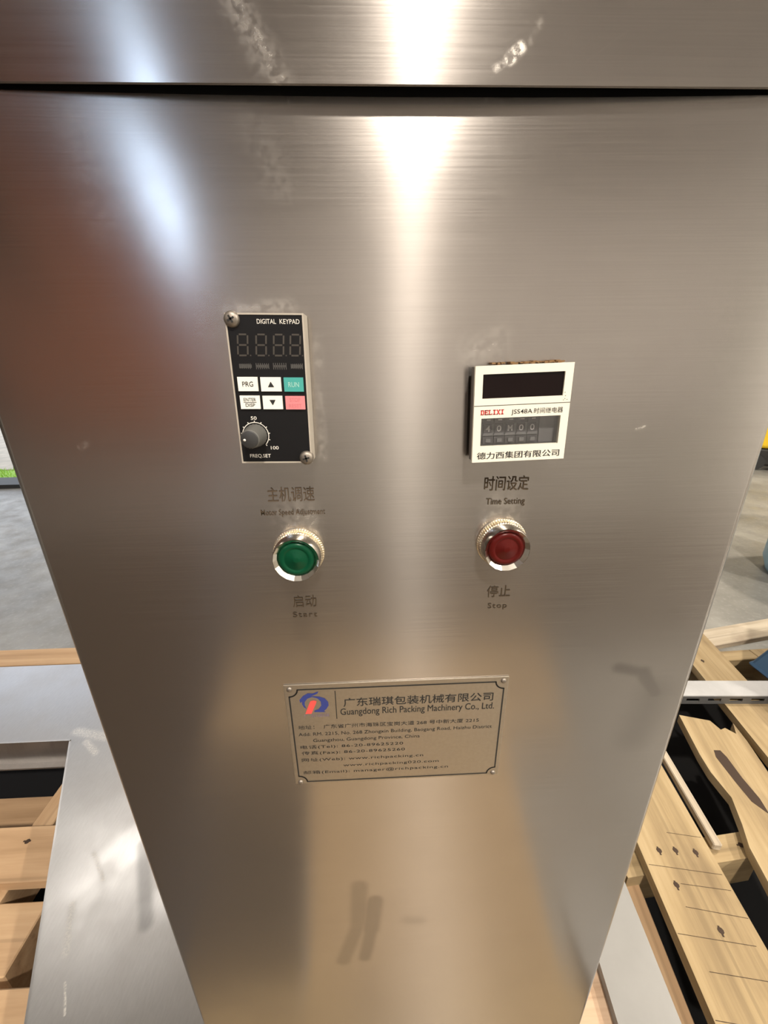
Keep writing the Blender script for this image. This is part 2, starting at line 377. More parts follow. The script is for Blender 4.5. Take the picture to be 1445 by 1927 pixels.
cv.add([(XL, .40, 1.62), (XR, .40, 1.62), (XR, 0, 1.62), (XL, 0, 1.62)], [(0, 1, 2, 3)])
cv.build('upper_cover', M_COVER, mach, uvf=uv_vert, origin=ORG, label='upper steel cover above the dark seam')
MB().box(XL + .003, XR - .003, .012, .398, ZB, 1.60).build('inner_frame', M_DARKGAP, mach, origin=ORG)
MB().box(XL + .001, XR - .001, .399, .402, ZB, 1.618).build('back_panel', M_SIDE, mach, origin=ORG, uvf=uv_vert)
# base deck with folded lip, left of the cabinet
ZD = .20
A = gp(133, 1393, ZD); Bp = gp(50, 1927, ZD); dirv = (Bp - A); C_ = A + dirv * 1.16
yb = gp(143, 1250, ZD).y
deck = MB(); YL = A.y
poly = [(-1.75, YL), (A.x, YL), (C_.x, C_.y), (XL + .05, C_.y), (XL + .05, yb), (-1.75, yb)]
deck.prism(poly, ZD - .003, ZD)
dk = deck.build('base_deck', M_DECK, mach, origin=ORG, uvf=lambda co, n: (co.x * .9 + co.y * .45, co.y * .9 - co.x * .45) if abs(n.z) > .5 else (co.z, co.x + co.y), label='pale grey steel base deck left of the cabinet')
lip = MB(); lip.box(-1.75, A.x, YL - .002, YL + .001, ZD - .062, ZD + .0015); lip.box(-1.75, A.x - .004, YL - .016, YL - .001, ZD - .066, ZD - .062)
lip.build('lip', M_DECK, dk, origin=ORG, uvf=lambda co, n: (co.z, co.x))
fold = MB()   # turned-down edge along the slanting side
nrm = Vector((-dirv.y, dirv.x, 0)).normalized() * -.003
fold.add([A, C_, C_ + nrm, A + nrm, A - Vector((0, 0, .055)), C_ - Vector((0, 0, .055)), C_ + nrm - Vector((0, 0, .055)), A + nrm - Vector((0, 0, .055))], [(0, 1, 2, 3), (4, 7, 6, 5), (0, 4, 5, 1), (3, 2, 6, 7), (0, 3, 7, 4), (1, 5, 6, 2)])
fold.build('edge_flange', M_DECK, dk, origin=ORG, uvf=lambda co, n: (co.z, co.x))
foot = MB()
for fx, fy in ((XL + .06, .06), (XR - .06, .06), (XL + .06, .34), (XR - .06, .34)):
    f_ = MB(); f_.lathe_z([(.03, .141), (.03, .150), (.012, .155), (.012, ZB + .01)], fx, fy, 24); f_.build('foot', M_SIDE, mach, origin=ORG, uvf=uv_vert)

# ---- etched writing on the panel
def caption(name, lines, m):
    b = MB()
    for a in lines: b.text(*a[:5], -.0003, 0, a[5] if len(a) > 5 else 0, a[6] if len(a) > 6 else 1)
    return b.build(name, m, mach, loc=(-ORG[0], -ORG[1] + .0008, -ORG[2]))
mm = .001
def cz(z): return H + z * mm
caption('etched_caption', [('主机调速', -56.8 * mm, -31 * mm, cz(-72.3), .0080), ('Motor Speed Adjustment', -61.6 * mm, -25.8 * mm, cz(-80.2), .0033, .004)], M_ETCH_FAINT)
caption('etched_caption', [('时间设定', 63.8 * mm, 89 * mm, cz(-69.0), .0080, .004), ('Time Setting', 65.5 * mm, 87.8 * mm, cz(-77.2), .0037, .004)], M_ETCH)
caption('etched_caption', [('启动', -49.2 * mm, -34.8 * mm, cz(-141), .0078), ('Start', -50.0 * mm, -35 * mm, cz(-148.2), .0036, 0, 1.15)], M_ETCH)
caption('etched_caption', [('停止', 70.5 * mm, 85.2 * mm, cz(-138.6), .0078), ('Stop', 71.8 * mm, 83.9 * mm, cz(-146.6), .0036, 0, 1.15)], M_ETCH)

# ---- digital keypad
M_KBODY = mat('keypad_body', (.55, .50, .43), .35, .3); M_KFACE = mat('keypad_face', (.006, .006, .007), .42, 0, .28); M_PRINTW = mat('keypad_print', (.75, .72, .66), .6)
M_DIM = mat('unlit_segments', (.055, .048, .040), .5); M_DIM2 = mat('faint_print', (.11, .105, .10), .6)
M_KEYW = mat('white_key', (.86, .84, .78), .5); M_INK = mat('black_ink', (.015, .015, .015), .6)
M_KEYG = mat('teal_key', (.06, .36, .33), .5); M_KEYR = mat('pink_key', (.78, .24, .26), .5); M_SCREW = mat('screw_steel', (.27, .24, .21), .5, .9)
M_TEALP = mat('teal_print', (.35, .62, .56), .6); M_PINKP = mat('pink_print', (.62, .20, .22), .6); M_KNOB = mat('knob_plastic', (.10, .098, .092), .55); M_KNOBC = mat('knob_cap', (.035, .035, .036), .4)
K = .966 * mm; KO = .013
kb = MB(); kw, kh = 18.1 * K, 35.3 * K
kb.holed([-kw, -kw + .0007, kw - .0007, kw], [-kh, -kh + .0007, kh - .0007, kh], {(1, 1)}, -KO, 0)
key = kb.build('keypad', M_KBODY, mach, loc=(-.0459 - ORG[0], .0008 - ORG[1], cz(-13.2) - ORG[2]), rot=(0, math.radians(1.0), 0), bevel=.0003, label='black faced digital keypad with six keys and one knob')
fb = MB(); fw, fh = kw - .0007, kh - .0007; fy = -KO + .0003
fb.add([(-fw, fy, -fh), (fw, fy, -fh), (fw, fy, fh), (-fw, fy, fh)], [(0, 1, 2, 3)])
ty = fy - .00012
fb.text('DIGITAL', -3.6 * K, 5.2 * K, 30.8 * K, 2.0 * K, ty, 1, .005); fb.text('KEYPAD', 6.9 * K, 16.1 * K, 30.8 * K, 2.0 * K, ty, 1, .005)
for i, x in enumerate((-9.0, -8.6, -7.6, -9.2)): pass
for i, (a, bb) in enumerate(((-13.0, -8.6), (-4.2, 0.2), (4.6, 9.0), (12.6, 16.6))): fb.text(('HZ', 'RPM', 'FWD', 'REV')[i] if False else '\u2022\u2022\u2022', a * K, bb * K, 11.2 * K, 1.2 * K, ty, 3) if False else None
for i, (a, bb) in enumerate(((-14.0, -8.0), (-6.1, .3), (2.1, 8.6), (10.6, 16.4))):   # worn away indicator legends: illegible fine strokes
    n = 13
    for j in range(n):
        x = a + (bb - a) * (j + .5) / n; h0 = 1.0 + .5 * math.sin(3.1 * j + i); ww = .13
        fb.flat([((x - ww) * K, (12.2 - h0) * K), ((x + ww) * K, (12.2 - h0) * K), ((x + ww) * K, (12.2 + h0) * K), ((x - ww) * K, (12.2 + h0) * K)], ty, 3)
for n in range(11):       # knob scale
    a = math.radians(225 - 27 * n); cx_, cz_ = -9.6, -21.0
    r0, r1 = 6.6, 7.4; wa = .035
    pt = lambda r, q: ((cx_ + r * math.cos(q)) * K, (cz_ + r * math.sin(q)) * K)
    fb.flat([pt(r0, a - wa), pt(r1, a - wa * .9), pt(r1, a + wa * .9), pt(r0, a + wa)], ty, 1)
    if n < 10:
        for k in range(3):
            b0 = a - math.radians(9 * k); b1 = b0 - math.radians(9.2)
            fb.flat([pt(6.35, b0), pt(6.75, b0), pt(6.75, b1), pt(6.35, b1)], ty, 1)
fb.text('50', -11.2 * K, -8.3 * K, -13.2 * K, 1.7 * K, ty, 1, .008); fb.text('100', -2.6 * K, 1.4 * K, -28.2 * K, 1.7 * K, ty, 1, .008)
fb.text('FREQ.SET', -13.6 * K, -3.0 * K, -32.4 * K, 1.8 * K, ty, 1, .006)
fb.build('face_plate', [M_KFACE, M_PRINTW, M_DIM, M_DIM2], key, label='black face of the keypad with white print')
dp = MB()
for n, x in enumerate((-11.2, -2.6, 5.6, 13.4)):     # unlit seven segment digits
    zc_ = 21.6; hw, hh, tk = 2.3, 4.6, .38; sl = .09
    def q(x0, x1, z0, z1): dp.flat([((x + u + sl * w) * K, (zc_ + w) * K) for u, w in ((x0, z0), (x1, z0), (x1, z1), (x0, z1))], ty, 0)
    for zc2 in (hh, 0, -hh): q(-hw + .6, hw - .6, zc2 - tk, zc2 + tk)
    for sx in (-1, 1):
        for z0, z1 in ((.5, hh - .4), (-hh + .4, -.5)): q(sx * hw - tk, sx * hw + tk, z0, z1)
    q(hw + 1.0, hw + 1.6, -hh - .3, -hh + .3)
dp.build('led_display', M_DIM, key, label='unlit four digit display of the keypad')
def keycap(u0, u1, w1, w0, mats, draw):
    b = MB(); b.box(u0 * K, u1 * K, fy - .0009, fy, w0 * K, w1 * K); o = MB()
    c = ((u0 + u1) / 2, (w0 + w1) / 2); b2 = b; draw(b2, c, fy - .0009 - .0001)
    return b2.build('key', mats, key)
def t1(s, wd, h, dz=0, bold=.006): return lambda b, c, y: b.text(s, (c[0] - wd / 2) * K, (c[0] + wd / 2) * K, (c[1] - h / 2 + dz) * K, h * K, y, 1, bold)
def tri(up): return lambda b, c, y: b.flat([((c[0] - 1.5) * K, (c[1] - 1.3 * up) * K), ((c[0] + 1.5) * K, (c[1] - 1.3 * up) * K), (c[0] * K, (c[1] + 1.3 * up) * K)], y, 1)
def two(a, bt, wa, wb, h, line):
    def d(b, c, y):
        b.text(a, (c[0] - wa / 2) * K, (c[0] + wa / 2) * K, (c[1] + .5) * K, h * K, y, 1, .006); b.text(bt, (c[0] - wb / 2) * K, (c[0] + wb / 2) * K, (c[1] - .5 - h) * K, h * K, y, 1, .006)
        if line: b.flat([((c[0] - 3.1) * K, (c[1] - .12) * K), ((c[0] + 3.1) * K, (c[1] - .12) * K), ((c[0] + 3.1) * K, (c[1] + .12) * K), ((c[0] - 3.1) * K, (c[1] + .12) * K)], y, 1)
    return d
keycap(-15.4, -5.8, 7.3, .7, [M_KEYW, M_INK], t1('PRG', 5.2, 2.3)); keycap(-4.4, 5.4, 7.2, .6, [M_KEYW, M_INK], tri(1))
keycap(6.8, 16.2, 7.1, .5, [M_KEYG, M_TEALP], t1('RUN', 5.2, 2.3)).__setitem__('label', 'teal RUN key')
keycap(-15.2, -5.6, -1.4, -7.8, [M_KEYW, M_INK], two('ENTER', 'DISP', 6.0, 4.6, 1.6, True)); keycap(-4.2, 5.4, -1.5, -7.9, [M_KEYW, M_INK], tri(-1))
keycap(6.9, 16.4, -1.6, -8.0, [M_KEYR, M_PINKP], two('STOP', 'RESET', 5.2, 6.4, 1.9, False)).__setitem__('label', 'pink STOP key')
kn = MB(); kc = (-9.6 * K, -21.0 * K); k0 = fy
kn.lathe_y([(5.6 * mm, k0), (5.5 * mm, k0 - .002), (4.5 * mm, k0 - .0105), (4.2 * mm, k0 - .0112), (0, k0 - .0112)], 44, kc[0], kc[1], 0, True, {0, 1, 2})
kn.lathe_y([(4.0 * mm, k0 - .0112), (4.0 * mm, k0 - .0116), (3.7 * mm, k0 - .0118), (0, k0 - .0118)], 36, kc[0], kc[1], 1)
kn.lathe_y([(.6 * mm, k0 - .0118), (.6 * mm, k0 - .0120), (0, k0 - .0120)], 16, kc[0] - 2.2 * mm, kc[1] - .2 * mm, 2)
kn.build('knob', [M_KNOB, M_KNOBC, M_PRINTW], key, label='grey dusty frequency knob')
def screw(u, w, rot):
    b = MB(); y0 = fy
    b.lathe_y([(3.5 * mm, y0 + .001), (3.5 * mm, y0 - .0006), (3.0 * mm, y0 - .0015), (1.9 * mm, y0 - .0021), (0, y0 - .0023)], 36, u * K, w * K)
    for q in range(2):
        a = rot + q * PI / 2; ca, sa = math.cos(a), math.sin(a); L_, T_ = 1.7 * mm, .42 * mm
        b.flat([(u * K + x * ca - z * sa, w * K + x * sa + z * ca) for x, z in ((-L_, -T_), (L_, -T_), (L_, T_), (-L_, T_))], y0 - .00235, 1)
    b.build('screw', [M_SCREW, M_INK], key, label='cross head steel screw')
screw(-14.9, 32.6, .5); screw(15.4, -32.6, .25)

# ---- time relay with thumbwheels
M_IVORY = mat('ivory_plastic', (.84, .80, .69), .42); M_RBODY = mat('relay_body', (.17, .155, .14), .5); M_SMOKE = mat('smoked_window', (.006, .002, .002), .10, 0, .18)
M_REDP = mat('red_print', (.62, .03, .03), .5); M_GREYP = mat('grey_plastic', (.20, .195, .20), .45); M_GREYD = mat('dark_grey_plastic', (.075, .07, .075), .5); M_GREYL = mat('light_grey_print', (.62, .60, .60), .5)
RO = .0115; rl = MB()
rl.holed([-.024, -.0201, .0200, .024], [-.0235, -.0153, -.0012, .0046, .0052, .0083, .0197, .0236], {(1, 1), (1, 5)}, -RO, -.0092)
rel = rl.build('timer_relay', [M_IVORY], mach, loc=(.0764 - ORG[0], .0008 - ORG[1], cz(-25.8) - ORG[2]), rot=(0, math.radians(-1.45), 0), bevel=.0004, label='ivory square timer relay with dark display and thumbwheels')
tp = MB(); y = -RO - .00012
def slab(x0, x1, zb, h, s, m):      # slab-serif capitals drawn from strokes
    n = len(s); w_ = (x1 - x0) / n
    for i, c in enumerate(s):
        a = x0 + i * w_ + w_ * .04; e = x0 + (i + 1) * w_ - w_ * .04; st = w_ * .26; sf = h * .17
        def r(p, q, z0, z1): tp.flat([(p, zb + z0), (q, zb + z0), (q, zb + z1), (p, zb + z1)], y, m)
        if c == 'I':
            c0 = (a + e) / 2; r(c0 - st / 2, c0 + st / 2, 0, h); r(a + w_ * .1, e - w_ * .1, 0, sf); r(a + w_ * .1, e - w_ * .1, h - sf, h)
        elif c == 'X':
            tp.flat([(a, zb), (a + st, zb), (e, zb + h), (e - st, zb + h)], y, m); tp.flat([(e - st, zb), (e, zb), (a + st, zb + h), (a, zb + h)], y - .00001, m)
            for p, q in ((a - w_ * .03, a + st * 1.3), (e - st * 1.3, e + w_ * .03)): r(p, q, 0, sf); r(p, q, h - sf, h)
        else:
            r(a + w_ * .1, a + w_ * .1 + st, 0, h); r(a, a + w_ * .5, 0, sf); r(a, a + w_ * .5, h - sf, h)
            if c == 'D': r(e - st, e, sf * .7, h - sf * .7); r(a + w_ * .4, e - st * .4, 0, sf); r(a + w_ * .4, e - st * .4, h - sf, h)
            if c == 'E': r(a, e, 0, sf); r(a, e, h - sf, h); r(a, e - w_ * .15, h / 2 - sf / 2, h / 2 + sf / 2); r(e - st * .6, e, 0, sf * 1.9); r(e - st * .6, e, h - sf * 1.9, h)
            if c == 'L': r(a, e, 0, sf); r(e - st * .6, e, 0, sf * 2)
slab(-.0207, -.0087, .0005, .0024, 'DELIXI', 0)
tp.text('JSS48A', -.0052, .0054, .0005, .0021, y, 1, .002); tp.text('时间继电器', .0062, .0208, .0002, .0026, y, 1)
for q_ in (0, .00015): tp.text('德力西集团有限公司', -.0216 + q_, .0212 + q_, -.0219, .0034, y - q_ * .05, 1)
for px_, pz_ in ((.0208, .0098), (.0212, .0082), (.0204, .0062), (.0211, .0068), (.0222, .0064)): tp.flat([(px_ + .00022 * math.cos(k), pz_ + .00022 * math.sin(k)) for k in range(6)], y, 1)
tp.flat([(-.024, .00485), (.024, .00485), (.024, .0051), (-.024, .0051)], y, 1)
tp.build('printing', [M_REDP, M_INK], rel, label='red and black printing on the relay face')
MB().holed([-.0236, -.0203, .0203, .0236], [-.0231, -.0168, .0205, .0232], {(1, 1)}, -.0093, -.003).box(-.0225, .0225, -.0031, .06, -.0222, .0222).build('housing', M_RBODY, rel, label='dark grey relay housing behind the bezel')
MB().box(-.0215, .0215, -RO + .001, -RO + .003, .0078, .0202).build('display_window', M_SMOKE, rel, label='smoked dark display window')
wb = MB(); wb.box(-.0215, .0215, -.0052, -.0032, -.0165, .0); wb.box(.0118, .0201, -.0062, -.0050, -.0153, -.0012); wb.box(-.0198, -.0182, -.0062, -.005, -.0153, -.0012)
wb.build('thumbwheel_bay', M_GREYP, rel, label='grey bay holding the thumbwheels')
for i, (c, tx) in enumerate(zip('40M00', (-.0150, -.0092, -.0034, .0024, .0082))):
    b = MB(); h_ = .0027
    b.box(tx - h_, tx + h_, -.0070, -.005, -.0150, -.0112, 1); b.box(tx - h_, tx + h_, -.0068, -.005, -.0046, -.0016, 1)       # press tabs
    b.box(tx - .0012, tx + .0012, -.0078, -.007, -.0140, -.0122, 0); b.box(tx - h_, tx + h_, -.0066, -.005, -.0108, -.0100, 0)
    b.box(tx - .0021, tx + .0021, -.0060, -.005, -.0096, -.0050, 1); b.box(tx - .0023, tx + .0023, -.0064, -.005, -.0100, -.0096, 0)
    b.text(c, tx - .0012, tx + .0012, -.0088, .0030, -.0062, 2, .01)
    b.box(tx - .0010, tx + .0010, -.0072, -.0068, -.0030, -.0024, 2)
    b.build('thumbwheel', [M_GREYP, M_GREYD, M_GREYL], rel)
gmat = bpy.data.materials.new('clear_window'); gmat.use_nodes = True; g_ = gmat.node_tree; g_.nodes.remove(g_.nodes['Principled BSDF'])
tr = g_.nodes.new('ShaderNodeBsdfTransparent'); tr.inputs[0].default_value = (.9, .9, .9, 1); gl = g_.nodes.new('ShaderNodeBsdfGlossy'); gl.inputs['Roughness'].default_value = .12; mx = g_.nodes.new('ShaderNodeMixShader'); mx.inputs[0].default_value = .10
g_.links.new(tr.outputs[0], mx.inputs[1]); g_.links.new(gl.outputs[0], mx.inputs[2]); g_.links.new(mx.outputs[0], g_.nodes['Material Output'].inputs[0])
MB().box(-.0201, .0200, -RO + .0008, -RO + .0014, -.0153, -.0012).build('clear_cover', gmat, rel, label='clear cover over the thumbwheels')
cr = MB()
random.seed(3)
for i in range(60):
    x = random.uniform(-.004, .023) if i % 3 else random.uniform(-.02, .02); r = random.uniform(.0003, .0010); z = .0238 + random.uniform(-.0001, .0007)
    cr.box(x - r, x + r, -.0035 - random.uniform(0, .001), .001, z - r * .5, z + r * .5)
cr.build('rust_crust', mat('rust_brown', (.23, .13, .055), .9), rel, label='brown crusty residue along the top edge')

# ---- push buttons
M_CHROME = mat('button_chrome', (.74, .70, .64), .16, 1.0); M_COLLAR = mat('button_collar', (.72, .63, .48), .34, 1.0)
def lens_mat(name, c):
    m = mat(name, c, .3, 0, .22); return m
def push_button(x, z, lens, lname, label):
    c = MB(); c.lathe_y([(.0148, .0), (.0148, -.0008), (.0142, -.0012), (.0142, -.0048), (.0136, -.0052), (.0136, -.0060)], 120, 0, 0, 0, False, {2, 3})
    o = c.build('push_button', M_COLLAR, mach, loc=(x - ORG[0], .0008 - ORG[1], cz(z) - ORG[2]), label=label)
    b = MB(); b.lathe_y([(.0136, -.0058), (.0136, -.0085), (.0131, -.0112), (.0128, -.0119)], 64, 0, 0)
    b.lathe_y([(.0128, -.0119), (.0100, -.0092), (.0099, -.0060)], 18, 0, 0, 0, False)
    b.f = b.f[:-1] if len(b.f[-1]) == 18 else b.f; b.m = b.m[:len(b.f)]; b.s = b.s[:len(b.f)]
    k = [i for i, q in enumerate(b.f) if len(q) > 4]
    for i in reversed(k): del b.f[i]; del b.m[i]; del b.s[i]
    b.build('bezel', M_CHROME, o, label='chrome bezel ring of the push button')
    l = MB(); l.lathe_y([(.0100, -.0060), (.0100, -.0095), (.0096, -.0104), (.0074, -.0108), (.0070, -.0104), (.0062, -.0103), (.0056, -.0108), (.0042, -.0107), (.0040, -.0109), (.0024, -.0108), (.0022, -.0110), (.0008, -.0109), (0, -.0110)], 64, 0, 0)
    l.build('lens', lens, o, label=lname)
    return o
push_button(-.0424, -103.4, lens_mat('green_lens', (.001, .050, .021)), 'green push button lens', 'round chrome push button with green lens')
push_button(.0764, -100.9, lens_mat('red_lens', (.072, .004, .003)), 'red push button lens', 'round chrome push button with dark red lens')

# ---- maker plate
M_PLATE = brushed('plate_metal', (.43, .385, .325), .46, .4, ORG, across=(400, 400, 400), bstr=.5)
PY = -.0009
np2 = MB(); np2.box(-.0613, .0907, PY + .0008, .0008, cz(-293.9), cz(-200.9))
plate = np2.build('nameplate', [M_PLATE], mach, loc=(-ORG[0], -ORG[1], -ORG[2]), bevel=.0003, uvf=lambda co, n: (co.z, co.x), label='grey metal maker plate with black writing and blue and red emblem')
pw = MB(); y = PY + .0008 - .00012
bx0, bx1, bz0, bz1, nr, tk = -.0582, .0877, cz(-292.0), cz(-205.0), .0058, .00050
path = []
for (cx_, cz_, a0) in ((bx0, bz1, -90), (bx1, bz1, 180), (bx1, bz0, 90), (bx0, bz0, 0)):
    sgn = 1
    path += [(cx_ + nr * math.cos(math.radians(a0 + sgn * 90 * k / 8)), cz_ + nr * math.sin(math.radians(a0 + sgn * 90 * k / 8))) for k in range(9)]
for p, q in zip(path, path[1:] + path[:1]):
    d_ = Vector((q[0] - p[0], q[1] - p[1])); L_ = d_.length
    if L_ < 1e-6: continue
    d_ /= L_; n_ = Vector((-d_.y, d_.x)) * tk; e_ = d_ * tk * .6
    pw.flat([(p[0] - e_.x + n_.x, p[1] - e_.y + n_.y), (p[0] - e_.x - n_.x, p[1] - e_.y - n_.y), (q[0] + e_.x - n_.x, q[1] + e_.y - n_.y), (q[0] + e_.x + n_.x, q[1] + e_.y + n_.y)], y, 0)
NT_ = [0]
def T(s, x0, x1, z, h, bold=0, sp=1.0): NT_[0] += 1; pw.text(s, x0 * mm, x1 * mm, cz(z), h * mm, y - NT_[0] * 2e-6, 0, bold, sp)
for q_ in (0, .16): T('广东瑞琪包装机械有限公司', -22.2 + q_, 80.9 + q_, -221.3 + q_, 7.0)
for q_ in (0, .12): T('Guangdong Rich Packing Machinery Co., Ltd.', -24.6 + q_, 82.2 + q_, -228.5, 5.6)
pw.flat([(-27.6 * mm, cz(-231.8)), (-27.0 * mm, cz(-231.8)), (-27.0 * mm, cz(-207.0)), (-27.6 * mm, cz(-207.0))], y, 0)
T('地址：  广东省广州市海珠区宝岗大道 268 号中新大厦 2215', -54.6, 72.4, -240.4, 3.5)
T('Add: RM. 2215, No. 268 Zhongxin Building, Baogang Road, Haizhu District', -54.9, 82.2, -246.5, 2.9)
T('Guangzhou, Guangdong Province, China', -45.1, 30.7, -252.6, 2.9)
T('电话(Tel): 86-20-89625220', -54.6, 18.8, -259.0, 3.2, 0, 1.1)
T('传真(Fax): 86-20-89625260', -54.3, 20.1, -264.9, 3.2, 0, 1.1)
T('网址(Web): www.richpacking.cn', -54.7, 33.5, -271.6, 3.2, 0, 1.1)
T('www.richpacking020.com', -25.1, 45.1, -277.9, 2.4, 0, 1.1)
T('邮箱(Email): manager@richpacking.cn', -54.3, 52.3, -284.4, 3.2, 0, 1.1)
pw.build('plate_lettering', M_INK, plate, label='black lettering and border line of the plate')
lg = MB()
def lp(X, Y): return ((-51.7 + (X - .125 * (Y - 300) - 215) / 310 * 19.6) * mm, cz(-207.1 - (Y - 190) / 215 * 18.2))
ring = [(222, 300), (213, 268), (250, 228), (300, 203), (350, 207), (412, 188), (402, 210), (335, 234), (420, 240), (480, 260), (520, 300), (527, 335), (505, 372), (478, 392), (500, 405), (375, 400), (375, 385), (420, 370), (448, 335), (440, 292), (402, 258), (345, 243), (296, 258), (270, 290), (270, 325), (292, 365), (262, 345), (242, 315), (240, 285)]
lg.flat([lp(*p) for p in ring], y, 0)
lg.flat([lp(*p) for p in ((330, 284), (365, 276), (396, 286), (390, 312), (345, 416), (278, 416), (318, 310))], y - .00004, 1)
lg.text('广东瑞琪', -49.8 * mm, -32.2 * mm, cz(-229.6), .0029, y, 2)
lg.build('emblem', [mat('emblem_blue', (.025, .04, .20), .5), mat('emblem_red', (.72, .08, .07), .5), mat('emblem_caption', (.20, .15, .20), .6)], plate, label='blue swirl emblem with a red slanted bar')
for rx, rz in ((-57.6, -204.4), (87.0, -204.2), (86.6, -291.6), (-57.4, -292.2)):
    r_ = MB(); r_.lathe_y([(.0019, y + .0002), (.0017, y - .0006), (.0010, y - .0010), (0, y - .0011)], 24, rx * mm, cz(rz)); r_.build('rivet', M_SCREW, plate)

# ------------------------------------------------------------------ pallets
def board(name, a, b, width, ztop, thick, m, parent, nails=(), origin=(0, 0, 0), marks=(), broken=None):
    """a board whose centre line runs from a to b (x, y); its grain runs along its own x axis"""
    a = Vector((a[0], a[1])); b = Vector((b[0], b[1])); d_ = b - a; L_ = d_.length; ang = math.atan2(d_.y, d_.x)
    q = MB()
    if broken: q.prism(broken(L_, width), -thick, 0)
    else: q.box(0, L_, -width / 2, width / 2, -thick, 0)
    for u, w_ in nails:
        q.lathe_z([(.0048, 0), (.0042, .0006)], u, w_, 9, 1, False)
        q.box(u - .008, u + .006, w_ - .001, w_ + .002, .0001, .0004, 1)
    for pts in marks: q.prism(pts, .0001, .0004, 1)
    return q.build(name, [m, M_NAIL_MARK], parent, loc=(a.x - origin[0], a.y - origin[1], ztop - origin[2]), rot=(0, 0, ang), bevel=.002, seg=1)
ZP = .14
LO = (-.9, .45, 0)
lp_ = thing('wooden_pallet', 'orange pine pallet under the grey steel deck on the left', 'pallet', LO)
for sy0, sy1, nl in ((.83, .905, ()), (.255, .350, ((1.02, .02), (.98, -.028))), (.03, .122, ())):
    board('deck_board', (-1.7, (sy0 + sy1) / 2), (-.40 if sy0 > .1 else -.30, (sy0 + sy1) / 2), sy1 - sy0, ZP, .02, M_PINE, lp_, nl, LO)
for sx in (-.69, -1.55): board('stringer', (sx, -.02), (sx, .93), .042, ZP - .02, .085, M_PINE, lp_, (), LO)
board('block', (-.78, .19), (-.585, .19), .095, ZP - .022, .09, M_PINE, lp_, (), LO)
board('stringer', (-.40, -.02), (-.40, .93), .042, ZP - .02, .085, M_PINE, lp_, (), LO)
for sy in (.02, .45, .88): board('bottom_board', (-1.7, sy), (-.3, sy), .09, .0245, .02, M_PINE, lp_, (), LO)

RO_ = (.85, .45, 0)
rp = thing('wooden_pallet', 'worn yellow pallet with a split board to the right of the cabinet', 'pallet', RO_)
def mid(pa, pb): return ((pa[0] + pb[0]) / 2, (pa[1] + pb[1]) / 2)
wl0, wl1 = gp(1201, 1590, ZP), gp(1346, 1927, ZP); wr0, wr1 = gp(1338, 1590, ZP), gp(1445, 1767, ZP)
dw = (wl0 - wl1).normalized(); wd = .128; nrm2 = Vector((dw.y, -dw.x, 0))
s0 = wl1 - dw * .10 + nrm2 * wd / 2; e0 = wl0 + dw * .35 + nrm2 * wd / 2
board('deck_board', s0, e0, wd, ZP, .022, M_YEL, rp, ((.262, .028), (.315, .03), (.318, .0), (.318, -.035), (.42, .0), (.205, -.008), (.10, -.03)), RO_,
      marks=[[(u, w0), (u + .0007, w0), (u + .0007 + sk, w1), (u + sk, w1)] for u, w0, w1, sk in ((.285, -.06, .06, .004), (.262, -.06, .02, .002), (.225, -.062, .03, .006), (.19, -.05, .062, .004), (.15, -.06, .04, .003), (.345, -.06, .0, .003), (.10, -.04, .062, .003))])
board('lit_edge_strip', gp(1352, 1590, ZP - .004), gp(1246, 1410, ZP - .004), .016, ZP - .004, .016, M_GREYW, rp, (), RO_)  # pale strip added for the lit side face of the wide board
bl0, bl1 = gp(1275, 1342, ZP), gp(1440, 1650, ZP); db = (bl0 - bl1).normalized(); nb = Vector((db.y, -db.x, 0)); bw = .125
s1 = bl1 - db * .18 + nb * bw / 2; L1 = (bl0 - bl1).length + .18
def split(L_, w_):
    h = w_ / 2
    return [(0, -h), (L_ * .80, -h), (L_ * .90, -h * 1.0), (L_ * .995, -h * .93), (L_ * .93, -h * .78), (L_ * .955, -h * .5), (L_ * .94, -h * .3), (L_ * .985, -h * .1), (L_ * .99, h * .98), (L_ * .78, h), (L_ * .70, h * .95), (L_ * .60, h * .72), (L_ * .50, h * .85), (L_ * .42, h), (0, h)]
board('deck_board', s1, s1 + db * L1, bw, ZP, .022, M_YEL, rp, ((.12, -.02), (.17, .03)), RO_, broken=split, marks=[[(L1 * .56, -.010), (L1 * .60, .010), (L1 * .68, .020), (L1 * .78, .030), (L1 * .815, .026), (L1 * .82, .012), (L1 * .79, .006), (L1 * .70, .000), (L1 * .62, -.010)]])  # the mark is one elongated flat dark patch on the board top
c0, c1 = gp(1323, 1192, ZP), gp(1445, 1322, ZP); dc = (c0 - c1).normalized(); nc = Vector((-dc.y, dc.x, 0)); cw = .115
s2 = c1 - dc * .35 + nc * cw / 2
board('deck_board', s2, c0 + nc * cw / 2, cw, ZP, .022, M_YEL, rp, ((.5, .02),), RO_)
f0, f1 = gp(1322, 1200, ZP), gp(1445, 1178, ZP)
board('deck_board', f0 + (f0 - f1) * .6, f1 + (f1 - f0) * 1.2, .075, ZP - .003, .02, M_GREYW, rp, (), RO_)
board('deck_board', (-.30, -.06), (1.0, -.06), .11, ZP, .022, M_YEL, rp, (), RO_)
x0_, x1_ = gp(1336, 1600, ZP - .024), gp(1410, 1588, ZP - .024)
board('stringer', x1_ + (x0_ - x1_) * 3.2, x1_, .042, ZP - .023, .075, M_YEL, rp, ((.25, 0),), RO_)
st = wl1 - nrm2 * .022 - dw * .15
board('stringer', st, wl0 - nrm2 * .022 + dw * .05, .034, ZP - .05, .07, M_PINE, rp, (), RO_)
board('stringer', x0_ + Vector((-.1, .50, 0)), x1_ + Vector((.62, .52, 0)), .042, ZP - .024, .08, M_YEL, rp, (), RO_)
